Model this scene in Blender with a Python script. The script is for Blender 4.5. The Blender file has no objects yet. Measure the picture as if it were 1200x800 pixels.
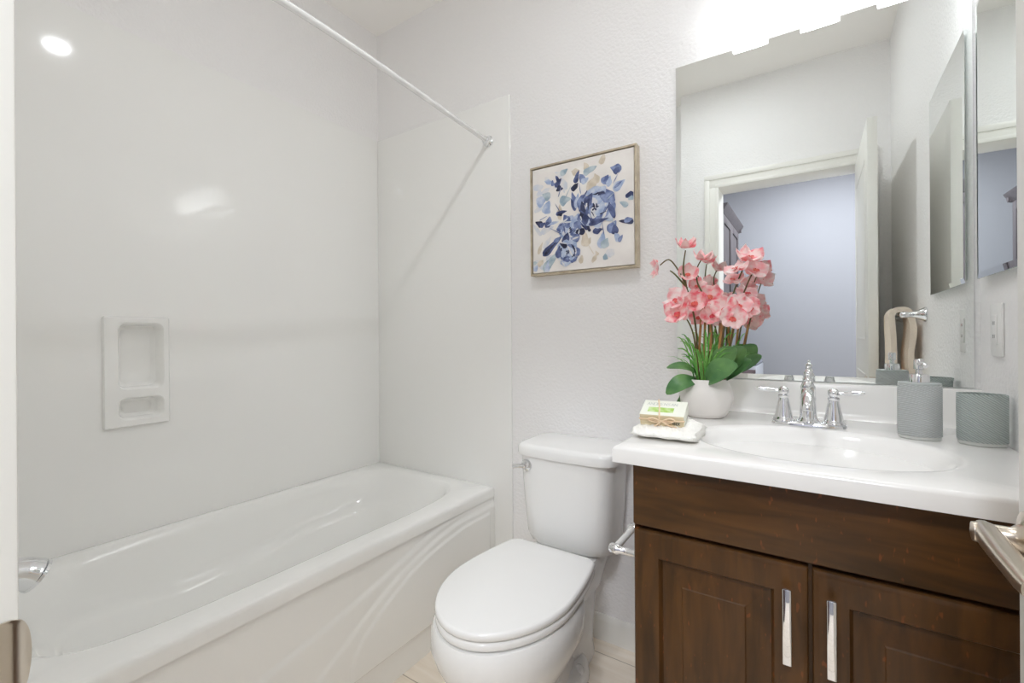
import bpy, bmesh, math, random
from math import sin, cos, pi, radians
from mathutils import Vector, Matrix
random.seed(7)
S = bpy.context.scene
COL = S.collection

# ------------------------------------------------------------------ camera
YAW = 33.53
cd = bpy.data.cameras.new('camera'); cam = bpy.data.objects.new('camera', cd); COL.objects.link(cam)
cd.sensor_width = 36.0; cd.lens = 533.19/1200*36.0; cd.shift_y = -7.1/1200
cd.clip_start = 0.01; cd.clip_end = 50
cam.matrix_world = (Matrix.Translation((0, 0, 1.1324)) @ Matrix.Rotation(radians(YAW), 4, 'Z')
                    @ Matrix.Rotation(radians(90), 4, 'X') @ Matrix.Rotation(radians(-0.387), 4, 'Z'))
S.camera = cam
# ------------------------------------------------------------------ light
S.view_settings.view_transform = 'Standard'; S.view_settings.look = 'None'
S.view_settings.gamma = 1.0; S.view_settings.use_curve_mapping = False
S.view_settings.exposure = 0.36
S.cycles.max_bounces = 20; S.cycles.diffuse_bounces = 16; S.cycles.glossy_bounces = 8
W = bpy.data.worlds.new('world'); S.world = W; W.use_nodes = True
W.node_tree.nodes['Background'].inputs[0].default_value = (0.95, 0.97, 1.0, 1)
W.node_tree.nodes['Background'].inputs[1].default_value = 0.35
LAMP_W, CEIL_W, HALL_FILL_W, WINDOW_FILL_W = 0.1, 4.6, 36.0, 11.0  # the last two drive the added fill lamps in the hall
def area_light(name, loc, size, watts, col=(1, 1, 1), rot=(0, 0, 0), shape='DISK'):
    l = bpy.data.lights.new(name, 'AREA'); l.shape = shape; l.size = size; l.energy = watts; l.color = col
    o = bpy.data.objects.new(name, l); COL.objects.link(o); o.location = loc; o.rotation_euler = rot
    return o
def point_light(name, loc, rad, watts, col=(1, 1, 1)):
    l = bpy.data.lights.new(name, 'POINT'); l.shadow_soft_size = rad; l.energy = watts; l.color = col
    o = bpy.data.objects.new(name, l); COL.objects.link(o); o.location = loc
    return o
area_light('downlight_beam', (-0.45, 0.68, 2.675), 0.08, CEIL_W, (.93, .965, 1.0))
area_light('hall_fill_beam', (0.1, -1.0, 2.66), 0.5, HALL_FILL_W, (0.92, 0.95, 1.0))  # unseen hall lamp, added to fill the lower part of the room
area_light('added_window_fill', (1.45, -1.0, 1.6), 1.3, WINDOW_FILL_W, (0.95, 0.97, 1.0), (0, radians(90), 0), 'SQUARE')  # added fill, shining through a made-up hall window towards the tub

# ------------------------------------------------------------------ materials
def lin(c):
    return tuple((x/255/12.92 if x/255 <= 0.04045 else ((x/255+0.055)/1.055)**2.4) for x in c)
def mat(name, rgb, rough=0.5, metal=0.0, spec=0.5, coat=0.0, coat_rough=0.05, rgb2=None, nscale=8.0, stretch=(1, 1, 1),
        lo=0.35, hi=0.65, bump=0.0, bscale=100.0, bdist=0.002, detail=3.0, emit=None, estr=0.0, trans=0.0, sss=0.0):
    m = bpy.data.materials.new(name); m.use_nodes = True
    nt = m.node_tree; b = nt.nodes['Principled BSDF']; L = nt.links
    b.inputs['Base Color'].default_value = (*lin(rgb), 1)
    b.inputs['Roughness'].default_value = rough; b.inputs['Metallic'].default_value = metal
    b.inputs['Specular IOR Level'].default_value = spec
    b.inputs['Coat Weight'].default_value = coat; b.inputs['Coat Roughness'].default_value = coat_rough
    if trans: b.inputs['Transmission Weight'].default_value = trans
    if emit: b.inputs['Emission Color'].default_value = (*lin(emit), 1); b.inputs['Emission Strength'].default_value = estr
    tc = nt.nodes.new('ShaderNodeTexCoord'); mp = nt.nodes.new('ShaderNodeMapping')
    L.new(tc.outputs['Object'], mp.inputs[0]); mp.inputs['Scale'].default_value = stretch
    if rgb2:
        n = nt.nodes.new('ShaderNodeTexNoise'); n.inputs['Scale'].default_value = nscale; n.inputs['Detail'].default_value = detail
        L.new(mp.outputs[0], n.inputs['Vector'])
        r = nt.nodes.new('ShaderNodeValToRGB'); r.color_ramp.elements[0].position = lo; r.color_ramp.elements[1].position = hi
        r.color_ramp.elements[0].color = (*lin(rgb), 1); r.color_ramp.elements[1].color = (*lin(rgb2), 1)
        L.new(n.outputs[0], r.inputs[0]); L.new(r.outputs[0], b.inputs['Base Color'])
    if bump:
        n2 = nt.nodes.new('ShaderNodeTexNoise'); n2.inputs['Scale'].default_value = bscale; n2.inputs['Detail'].default_value = 2.0
        L.new(tc.outputs['Object'], n2.inputs['Vector'])
        bp = nt.nodes.new('ShaderNodeBump'); bp.inputs['Strength'].default_value = bump; bp.inputs['Distance'].default_value = bdist
        L.new(n2.outputs[0], bp.inputs['Height']); L.new(bp.outputs[0], b.inputs['Normal'])
    return m
M = {}
M['wall'] = mat('wall_paint', (242, 241, 241), 0.75, bump=0.85, bscale=95, bdist=0.003)
M['wall_hall'] = mat('hall_wall_paint', (156, 157, 164), 0.8)
M['ceil'] = mat('ceiling_paint', (249, 247, 244), 0.9)
M['trim'] = mat('trim_paint', (238, 237, 232), 0.35)
M['acryl'] = mat('white_acrylic', (245, 245, 243), 0.06, spec=0.45)
M['porc'] = mat('white_porcelain', (243, 243, 242), 0.1, spec=0.5)
M['marble'] = mat('cultured_marble', (241, 240, 238), 0.14, spec=0.5)
M['chrome'] = mat('chrome', (235, 236, 238), 0.05, metal=1.0)
M['nickel'] = mat('satin_nickel', (214, 203, 188), 0.28, metal=1.0)
M['rodm'] = mat('white_enamel_rod', (236, 236, 236), 0.2, coat=0.5)
M['mirror'] = mat('mirror_silver', (240, 243, 241), 0.0, metal=1.0)
M['glass_edge'] = mat('mirror_glass_edge', (168, 190, 186), 0.1)
M['frame'] = mat('champagne_frame', (206, 194, 172), 0.38, metal=0.45, rgb2=(182, 168, 146), nscale=30)
M['frame_dark'] = mat('frame_shadow_gap', (44, 38, 34), 0.7)
M['canvas'] = mat('canvas_white', (246, 242, 238), 0.8, rgb2=(234, 229, 226), nscale=9, bump=0.2, bscale=600, bdist=0.0005)
M['pot'] = mat('pot_ceramic', (230, 226, 222), 0.5, bump=0.2, bscale=40)
M['soil'] = mat('dark_moss', (38, 34, 28), 0.95, bump=0.8, bscale=150)
M['leaf'] = mat('orchid_leaf', (62, 112, 66), 0.4, rgb2=(112, 156, 92), nscale=14)
M['grass'] = mat('grass_green', (74, 158, 62), 0.5, rgb2=(140, 196, 100), nscale=30)
M['stem'] = mat('flower_stem', (88, 104, 56), 0.5, rgb2=(112, 88, 52), nscale=24)
M['bamboo'] = mat('bamboo_stake', (196, 148, 92), 0.5, rgb2=(166, 112, 62), nscale=30)
M['tie'] = mat('raffia_tie', (226, 196, 160), 0.7)
M['petal'] = mat('pink_petal', (250, 120, 136), 0.6, rgb2=(254, 222, 220), nscale=46, lo=.32, hi=.56)
M['petal_pale'] = mat('pale_pink_petal', (252, 176, 182), 0.6, rgb2=(254, 240, 238), nscale=36)
M['lip'] = mat('orchid_lip', (226, 70, 92), 0.5, rgb2=(232, 120, 90), nscale=60)
M['grey'] = mat('grey_resin', (178, 184, 183), 0.6)
M['white_ring'] = mat('pale_grey_resin', (206, 208, 204), 0.5)
M['cloth'] = mat('white_cotton', (246, 245, 240), 0.9, bump=.6, bscale=260, bdist=0.004)
M['towel'] = mat('cream_terry', (248, 234, 218), 0.95, bump=0.8, bscale=400, bdist=0.004)
M['box'] = mat('soap_carton', (236, 238, 226), 0.6)
M['kraft'] = mat('soap_side_stripes', (230, 218, 188), 0.7, rgb2=(202, 186, 148), nscale=40, stretch=(.1, .1, 6))
M['green'] = mat('soap_label_green', (158, 200, 70), 0.6, rgb2=(204, 224, 168), nscale=60)
M['ink'] = mat('grey_ink', (206, 210, 202), 0.7)
M['ink_dark'] = mat('dark_ink', (84, 92, 86), 0.7)
M['raffia'] = mat('raffia', (232, 208, 178), 0.7)
M['plastic'] = mat('white_plastic', (240, 240, 238), 0.3)
M['slot'] = mat('dark_slot', (30, 30, 30), 0.6)
M['hallwood'] = mat('hall_cabinet_wood', (74, 68, 72), 0.45, rgb2=(92, 86, 90), nscale=12, stretch=(6, 6, .6))
M['maroon'] = mat('dark_laminate', (66, 44, 46), 0.5)
M['washer'] = mat('washer_enamel', (190, 194, 204), 0.3)
M['washer_dark'] = mat('washer_panel', (120, 124, 136), 0.3)
M['shade'] = mat('lamp_glass', (250, 250, 248), 0.4, emit=(244, 249, 255), estr=1.1)
M['shade'].node_tree.nodes['Principled BSDF'].inputs['Alpha'].default_value = .6
M['bulb'] = mat('lit_bulb', (255, 255, 255), 0.4, emit=(250, 252, 255), estr=8.0)
M['downlens'] = mat('downlight_lens', (255, 255, 255), 0.4, emit=(250, 252, 255), estr=3.0)

def wood_mat(name, horiz):
    m = bpy.data.materials.new(name); m.use_nodes = True
    nt = m.node_tree; b = nt.nodes['Principled BSDF']; L = nt.links
    b.inputs['Roughness'].default_value = 0.38; b.inputs['Specular IOR Level'].default_value = .35; b.inputs['Coat Weight'].default_value = 0.08; b.inputs['Coat Roughness'].default_value = 0.18
    tc = nt.nodes.new('ShaderNodeTexCoord'); mp = nt.nodes.new('ShaderNodeMapping')
    mp.inputs['Scale'].default_value = (1.2, 8, 9) if horiz else (9, 8, 1.2)
    L.new(tc.outputs['Object'], mp.inputs[0])
    n = nt.nodes.new('ShaderNodeTexNoise'); n.inputs['Scale'].default_value = 4.5; n.inputs['Detail'].default_value = 6; n.inputs['Distortion'].default_value = .7
    L.new(mp.outputs[0], n.inputs['Vector'])
    r = nt.nodes.new('ShaderNodeValToRGB'); e = r.color_ramp.elements
    e[0].position = .25; e[0].color = (*lin((64, 43, 19)), 1); e[1].position = .8; e[1].color = (*lin((104, 68, 32)), 1)
    L.new(n.outputs[0], r.inputs[0])
    n2 = nt.nodes.new('ShaderNodeTexNoise'); n2.inputs['Scale'].default_value = 3.2; n2.inputs['Detail'].default_value = 2
    L.new(tc.outputs['Object'], n2.inputs['Vector'])
    mix = nt.nodes.new('ShaderNodeMix'); mix.data_type = 'RGBA'; mix.blend_type = 'MULTIPLY'
    r2 = nt.nodes.new('ShaderNodeValToRGB'); r2.color_ramp.elements[0].position = .35; r2.color_ramp.elements[1].position = .65
    r2.color_ramp.elements[0].color = (.74, .73, .70, 1); r2.color_ramp.elements[1].color = (1, 1, 1, 1)
    L.new(n2.outputs[0], r2.inputs[0]); mix.inputs[0].default_value = 1
    L.new(r.outputs[0], mix.inputs[6]); L.new(r2.outputs[0], mix.inputs[7])
    # small worn reddish flecks
    n3 = nt.nodes.new('ShaderNodeTexNoise'); n3.inputs['Scale'].default_value = 60; n3.inputs['Detail'].default_value = 1
    mp3 = nt.nodes.new('ShaderNodeMapping'); mp3.inputs['Scale'].default_value = (1.8, 1, .7)
    L.new(tc.outputs['Object'], mp3.inputs[0]); L.new(mp3.outputs[0], n3.inputs['Vector'])
    r3 = nt.nodes.new('ShaderNodeValToRGB'); r3.color_ramp.elements[0].position = .70; r3.color_ramp.elements[1].position = .76
    r3.color_ramp.elements[0].color = (0, 0, 0, 1); r3.color_ramp.elements[1].color = (.45, .45, .45, 1)
    L.new(n3.outputs[0], r3.inputs[0])
    mix2 = nt.nodes.new('ShaderNodeMix'); mix2.data_type = 'RGBA'
    L.new(r3.outputs[0], mix2.inputs[0]); L.new(mix.outputs[2], mix2.inputs[6]); mix2.inputs[7].default_value = (*lin((146, 78, 40)), 1)
    L.new(mix2.outputs[2], b.inputs['Base Color'])
    return m
M['wood'] = wood_mat('dark_stained_wood', False)
M['wood_h'] = wood_mat('dark_stained_wood_across', True)

def floor_mat():
    m = bpy.data.materials.new('plank_tile_floor'); m.use_nodes = True
    nt = m.node_tree; b = nt.nodes['Principled BSDF']; L = nt.links; b.inputs['Roughness'].default_value = .4
    tc = nt.nodes.new('ShaderNodeTexCoord')
    br = nt.nodes.new('ShaderNodeTexBrick'); br.inputs['Scale'].default_value = 1.0
    br.inputs['Brick Width'].default_value = .9; br.inputs['Row Height'].default_value = .152; br.inputs['Mortar Size'].default_value = .0018
    br.inputs['Color1'].default_value = (*lin((248, 239, 226)), 1); br.inputs['Color2'].default_value = (*lin((242, 232, 218)), 1)
    br.inputs['Mortar'].default_value = (*lin((180, 168, 152)), 1); br.offset = .37
    L.new(tc.outputs['Object'], br.inputs['Vector'])
    mp = nt.nodes.new('ShaderNodeMapping'); mp.inputs['Scale'].default_value = (1.3, 14, 1); L.new(tc.outputs['Object'], mp.inputs[0])
    n = nt.nodes.new('ShaderNodeTexNoise'); n.inputs['Scale'].default_value = 3; n.inputs['Detail'].default_value = 5; n.inputs['Distortion'].default_value = .5
    L.new(mp.outputs[0], n.inputs['Vector'])
    r = nt.nodes.new('ShaderNodeValToRGB'); r.color_ramp.elements[0].position = .3; r.color_ramp.elements[1].position = .7
    r.color_ramp.elements[0].color = (.90, .87, .83, 1); r.color_ramp.elements[1].color = (1, 1, 1, 1); L.new(n.outputs[0], r.inputs[0])
    mix = nt.nodes.new('ShaderNodeMix'); mix.data_type = 'RGBA'; mix.blend_type = 'MULTIPLY'; mix.inputs[0].default_value = 1
    L.new(br.outputs[0], mix.inputs[6]); L.new(r.outputs[0], mix.inputs[7]); L.new(mix.outputs[2], b.inputs['Base Color'])
    return m
M['floor'] = floor_mat()

def rib_mat(name, rgb, slant, freq):
    m = mat(name, rgb, .6); nt = m.node_tree; b = nt.nodes['Principled BSDF']; L = nt.links
    tc = nt.nodes.new('ShaderNodeTexCoord'); mp = nt.nodes.new('ShaderNodeMapping'); mp.inputs['Rotation'].default_value = (0, radians(slant), 0)
    L.new(tc.outputs['Object'], mp.inputs[0])
    w = nt.nodes.new('ShaderNodeTexWave'); w.bands_direction = 'Z'; w.inputs['Scale'].default_value = freq; w.inputs['Distortion'].default_value = 1.2
    w.inputs['Detail Scale'].default_value = .6
    L.new(mp.outputs[0], w.inputs['Vector'])
    bp = nt.nodes.new('ShaderNodeBump'); bp.inputs['Strength'].default_value = .7; bp.inputs['Distance'].default_value = .0015
    L.new(w.outputs[1], bp.inputs['Height']); L.new(bp.outputs[0], b.inputs['Normal'])
    r = nt.nodes.new('ShaderNodeValToRGB'); r.color_ramp.elements[0].color = (*lin([x*.93 for x in rgb]), 1); r.color_ramp.elements[1].color = (*lin([min(255, x*1.1) for x in rgb]), 1)
    L.new(w.outputs[1], r.inputs[0]); L.new(r.outputs[0], b.inputs['Base Color'])
    return m
M['rib'] = rib_mat('ribbed_grey_resin', (184, 188, 188), 22, 95)
M['rib2'] = rib_mat('ribbed_grey_green_resin', (172, 181, 179), -35, 80)

# ------------------------------------------------------------------ helpers
def thing(name, label, cat, loc=(0, 0, 0), group=None):
    o = bpy.data.objects.new(name, None); COL.objects.link(o); o.location = loc; o.empty_display_size = .05
    o['label'] = label; o['category'] = cat
    if group: o['group'] = group
    return o
def root_of(o):
    while o.parent: o = o.parent
    return o
def obj(name, bm, m, parent=None, smooth=40, loc=None, label=None):
    """link a bmesh (world coordinates) as one object; its origin is its thing's base"""
    bmesh.ops.recalc_face_normals(bm, faces=bm.faces)
    me = bpy.data.meshes.new(name); bm.to_mesh(me); bm.free()
    base = root_of(parent).location.copy() if parent else Vector(loc if loc else (0, 0, 0))
    me.transform(Matrix.Translation(-base))
    for mm in (m if isinstance(m, list) else [m]): me.materials.append(mm)
    if smooth is not None:
        me.polygons.foreach_set('use_smooth', [True]*len(me.polygons)); me.set_sharp_from_angle(angle=radians(smooth))
    o = bpy.data.objects.new(name, me); COL.objects.link(o)
    if parent: o.parent = parent
    else: o.location = base
    if label: o['label'] = label
    return o
def tag(o, label, cat, group=None):
    o['label'] = label; o['category'] = cat
    if group: o['group'] = group
    return o
def struct(name, bm, m, parent=None, smooth=None):
    o = obj(name, bm, m, parent, smooth)
    if not parent: o['kind'] = 'structure'
    return o
def BM(): return bmesh.new()
def box(bm, x0, x1, y0, y1, z0, z1, bev=0.0, seg=2, mi=0):
    r = bmesh.ops.create_cube(bm, size=1.0)
    vs = r['verts']
    for v in vs:
        v.co = Vector((x0+(v.co.x+.5)*(x1-x0), y0+(v.co.y+.5)*(y1-y0), z0+(v.co.z+.5)*(z1-z0)))
    fs = list({f for v in vs for f in v.link_faces})
    for f in fs: f.material_index = mi
    if bev:
        es = list({e for v in vs for e in v.link_edges})
        bmesh.ops.bevel(bm, geom=es, offset=bev, segments=seg, affect='EDGES', profile=.5)
    return bm
def loft(bm, rings, close=True, cap0=True, cap1=True, mi=0):
    R = [[bm.verts.new(p) for p in r] for r in rings]
    n = len(R[0])
    for a, b in zip(R, R[1:]):
        for i in range(n if close else n-1):
            j = (i+1) % n
            try: bm.faces.new((a[i], a[j], b[j], b[i])).material_index = mi
            except ValueError: pass
    if cap0: bm.faces.new(R[0][::-1]).material_index = mi
    if cap1: bm.faces.new(R[-1]).material_index = mi
    return R
def lathe(bm, prof, loc=(0, 0, 0), axis=(0, 0, 1), n=24, mi=0, cap0=True, cap1=True):
    q = Vector((0, 0, 1)).rotation_difference(Vector(axis).normalized()); L = Vector(loc)
    rings = [[L + q @ Vector((max(r, 1e-5)*cos(2*pi*i/n), max(r, 1e-5)*sin(2*pi*i/n), z)) for i in range(n)] for r, z in prof]
    loft(bm, rings, True, cap0, cap1, mi)
    return bm
def smooth_path(pts, k=6):
    P = [Vector(p) for p in pts]; out = []
    for i in range(len(P)-1):
        p0, p1, p2, p3 = P[max(i-1, 0)], P[i], P[i+1], P[min(i+2, len(P)-1)]
        for j in range(k):
            t = j/k
            out.append(.5*((2*p1)+(-p0+p2)*t+(2*p0-5*p1+4*p2-p3)*t*t+(-p0+3*p1-3*p2+p3)*t**3))
    out.append(P[-1]); return out
def tube(bm, pts, rad, n=10, k=6, mi=0, flat=1.0):
    path = smooth_path(pts, k) if k > 1 else [Vector(p) for p in pts]
    N = len(path); rings = []; up = None
    for i, p in enumerate(path):
        t = (path[min(i+1, N-1)]-path[max(i-1, 0)]).normalized()
        if up is None:
            up = Vector((0, 0, 1)) if abs(t.z) < .9 else Vector((0, 1, 0))
        s_ = t.cross(up).normalized(); up = s_.cross(t).normalized()
        if callable(rad): r = rad(i/(N-1))
        elif isinstance(rad, (list, tuple)):
            f = i/(N-1)*(len(rad)-1); a = min(int(f), len(rad)-2); r = rad[a]+(rad[a+1]-rad[a])*(f-a)
        else: r = rad
        rings.append([p+s_*r*cos(2*pi*j/n)+up*r*flat*sin(2*pi*j/n) for j in range(n)])
    loft(bm, rings, mi=mi); return bm
def superell(cx, cy, a, b, z, n=4.0, N=64):
    pts = []
    for i in range(N):
        t = 2*pi*i/N; c_, s_ = cos(t), sin(t)
        r = (abs(c_)**n+abs(s_)**n)**(-1/n)
        pts.append(Vector((cx+a*c_*r, cy+b*s_*r, z)))
    return pts
def rectring(cx, cy, a, b, z, N=64):
    pts = []
    for i in range(N):
        t = 2*pi*i/N; c_, s_ = cos(t), sin(t); m_ = max(abs(c_), abs(s_))
        pts.append(Vector((cx+a*c_/m_, cy+b*s_/m_, z)))
    return pts
def grid(bm, f, nu, nv, mi=0):
    V = [[bm.verts.new(f(i/nu, j/nv)) for j in range(nv+1)] for i in range(nu+1)]
    for i in range(nu):
        for j in range(nv):
            bm.faces.new((V[i][j], V[i+1][j], V[i+1][j+1], V[i][j+1])).material_index = mi
    return V
def prism(bm, pts2, f, d0, d1, mi=0):
    """extrude a 2-D outline; f(a, b, d) -> point"""
    A = [bm.verts.new(f(a, b, d0)) for a, b in pts2]; B_ = [bm.verts.new(f(a, b, d1)) for a, b in pts2]
    bm.faces.new(A[::-1]).material_index = mi; bm.faces.new(B_).material_index = mi
    n = len(A)
    for i in range(n): bm.faces.new((A[i], A[(i+1) % n], B_[(i+1) % n], B_[i])).material_index = mi
def interp(tab, x):
    if x <= tab[0][0]: return tab[0][1]
    for (a, p), (b, q) in zip(tab, tab[1:]):
        if x <= b: return p+(q-p)*(x-a)/(b-a)
    return tab[-1][1]
def sstep(a, b, x):
    t = min(1, max(0, (x-a)/(b-a))); return t*t*(3-2*t)

# ------------------------------------------------------------------ room shell
LX, RX, BY, FY, CZ = -1.895, 0.349, 1.6, 0.055, 2.70
HB, HLX, HRX = -1.95, -1.0, 1.3
struct('floor', box(BM(), LX-.1, HRX+.1, HB-.1, BY+.1, -.06, 0), M['floor'])
struct('ceiling', box(BM(), LX-.1, HRX+.1, HB-.1, BY+.1, CZ, CZ+.08), M['ceil'])
b = BM(); W0, W1, W2, W3 = .50, .655, .85, 1.195                # recess behind the soap niche
for a in ((FY, W0, 0, CZ), (W1, BY+.1, 0, CZ), (W0, W1, 0, W2), (W0, W1, W3, CZ)): box(b, LX-.1, LX, *a)
struct('wall_left', b, M['wall'])
struct('wall_back', box(BM(), LX, RX, BY, BY+.1, 0, CZ), M['wall'])
struct('wall_right', box(BM(), RX, RX+.1, FY, BY+.1, 0, CZ), M['wall'])
JL, JR, HD, WY = -0.494, 0.21, 2.055, -0.10
b = BM(); box(b, LX, JL-.02, WY, FY, 0, CZ); box(b, JR+.02, HRX, WY, FY, 0, CZ); box(b, JL-.02, JR+.02, WY, FY, HD+.02, CZ)
struct('wall_front', b, M['wall'])
struct('wall_hall_left', box(BM(), HLX-.1, HLX, HB, WY, 0, CZ), M['wall_hall'])
b = BM()
for a in ((HB, -1.65, 0, CZ), (-.35, FY, 0, CZ), (-1.65, -.35, 0, .95), (-1.65, -.35, 2.25, CZ)): box(b, HRX, HRX+.1, *a)  # opening left for the added window
struct('wall_hall_right', b, M['wall_hall'])
b = BM()
for a in ((-1.65, -1.60, .95, 2.25), (-.40, -.35, .95, 2.25), (-1.60, -.40, .95, 1.0), (-1.60, -.40, 2.20, 2.25), (-1.02, -.98, 1.0, 2.2)): box(b, HRX+.03, HRX+.07, *a, .003)
wf = struct('added_window_1', b, M['trim'])  # made-up window out of view, added to bring fill light in
struct('wall_hall_back', box(BM(), HLX-.1, HRX+.1, HB-.1, HB, 0, CZ), M['wall_hall'])
# door frame: jamb lining and moulded casing
b = BM()
box(b, JL-.02, JL, WY, FY+.024, 0, HD, .002); box(b, JR, JR+.02, WY, FY+.024, 0, HD, .002); box(b, JL-.02, JR+.02, WY, FY+.024, HD, HD+.02, .002)
for x0, x1, xo in ((JL-.085, JL-.006, JL-.085), (JR+.006, JR+.085, JR+.055)):
    box(b, x0, x1, FY, FY+.012, 0, HD+.0065, .002); box(b, xo, xo+.03, FY, FY+.0185, 0, HD+.056, .003)
box(b, JL-.0852, JR+.0852, FY, FY+.0125, HD+.006, HD+.0852, .002); box(b, JL-.0855, JR+.0855, FY, FY+.019, HD+.055, HD+.0855, .003)
frame = struct('trim_1', b, M['trim'], smooth=30)
b = BM()
def strike(u, v):
    z = .862+.064*v; half = max(0, 1-((v-.5)*2)**2)**.5
    ym = .074+.0125*half; y = .028+(ym-.028)*u
    return Vector((JL+.0016-max(0, y-.0735)**1.5*9, y, z))
grid(b, strike, 24, 20)
ret = bmesh.ops.extrude_face_region(b, geom=list(b.faces))
for v in ret['geom']:
    if isinstance(v, bmesh.types.BMVert): v.co.x += .0018; v.co.y += .0006
obj('strike_plate', b, M['nickel'], frame, 40, label='satin nickel strike plate')
b = BM(); prof = [(0, 0), (.013, 0), (.013, .07), (.010, .085), (.004, .092), (0, .092)]
prism(b, prof, lambda a, z, d: Vector((d, BY-a, z)), -1.058, -.34)
struct('baseboard_back', b, M['trim'], smooth=30)
b = BM(); prism(b, prof, lambda a, z, d: Vector((RX-a, d, z)), FY+.02, .99); struct('baseboard_right', b, M['trim'], smooth=30)

# ------------------------------------------------------------------ open door with lever
door = struct('door_1', box(BM(), .193, .228, .082, .748, .012, 2.045, .002), M['trim'], smooth=30)
b = BM()
for z0, z1 in ((.25, .95), (1.1, 1.9)):
    for (x0, x1) in ((.1915, .193),):
        box(b, x0, x1, .19, .64, z0, z0+.012, .0006); box(b, x0, x1, .19, .64, z1-.012, z1, .0006)
        box(b, x0, x1, .19, .202, z0, z1, .0006); box(b, x0, x1, .628, .64, z0, z1, .0006)
obj('panel_moulding', b, M['trim'], door)
b = BM(); ly, lz = .690, .916
lathe(b, [(.001, 0), (.029, 0), (.031, .004), (.028, .010), (.016, .013), (.0105, .02), (.0105, .036), (.012, .042), (.010, .05), (.001, .052)], (.193, ly, lz), (-1, 0, 0), 28)
lev = obj('lever_handle', b, M['nickel'], door)
b = BM()
path = [(ly+.012, .0065, .010), (ly, .0095, .0115), (ly-.035, .0105, .0105), (ly-.08, .0105, .0095), (ly-.125, .0095, .009), (ly-.142, .007, .0075)]
loft(b, [superell(0, 0, w, h, 0, 3, 20) for _, w, h in path]); 
vs = list(b.verts)
for i, (y, w, h) in enumerate(path):
    for v in vs[i*20:(i+1)*20]:
        v.co = Vector((.1535+v.co.x-.004*(i/5)**2, y, lz+v.co.y+.003*i/5))
obj('lever_grip', b, M['nickel'], lev)
b = BM(); box(b, .196, .219, .747, .7492, .885, .947, .0005); box(b, .2025, .2125, .748, .759, .908, .924, .002)
obj('latch_plate', b, M['nickel'], door)
for z in (.25, 1.05, 1.85):
    b = BM(); lathe(b, [(.006, -.045), (.006, .045)], (.2285, .078, z), n=12); obj('hinge', b, M['nickel'], door)

# ------------------------------------------------------------------ shower surround with soap niche
SZ, PX = 2.146, -1.059
sur = thing('surround_panel', 'long glossy white surround panel with soap niche along the left wall', 'wall panel', (LX, .83, .46))
sur2 = thing('surround_panel', 'glossy white surround panel at the far end of the bathtub beside the toilet', 'wall panel', (-1.47, BY, 0))
sur3 = thing('surround_panel', 'glossy white surround panel behind the chrome tub spout', 'wall panel', (-1.47, FY, 0))
NY0, NY1, NZ0, NZ1 = .485, .665, .84, 1.203
def hole_panel(bm, x, Y0, Y1, Z0, Z1, y0, y1, z0, z1):
    O = [(Y0, Z0), (Y1, Z0), (Y1, Z1), (Y0, Z1)]; I = [(y0, z0), (y1, z0), (y1, z1), (y0, z1)]
    a = [bm.verts.new((x, *p)) for p in O]; c_ = [bm.verts.new((x, *p)) for p in I]
    for i in range(4): bm.faces.new((a[i], a[(i+1) % 4], c_[(i+1) % 4], c_[i]))
    d = [bm.verts.new((LX+.0002, *p)) for p in O]
    for i in range(4): bm.faces.new((a[i], d[i], d[(i+1) % 4], a[(i+1) % 4]))
b = BM(); hole_panel(b, -1.887, FY+.001, BY-.001, .46, SZ, NY0+.006, NY1-.006, NZ0+.006, NZ1-.006)
obj('panel', b, M['acryl'], sur, 30)
b = BM(); box(b, -1.886, PX, BY-.010, BY-.0005, .0, SZ, .003, 3); obj('panel', b, M['acryl'], sur2, 30)
b = BM(); box(b, -1.886, PX, FY+.0005, FY+.010, .0, SZ, .003, 3); obj('panel', b, M['acryl'], sur3, 30)
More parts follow.
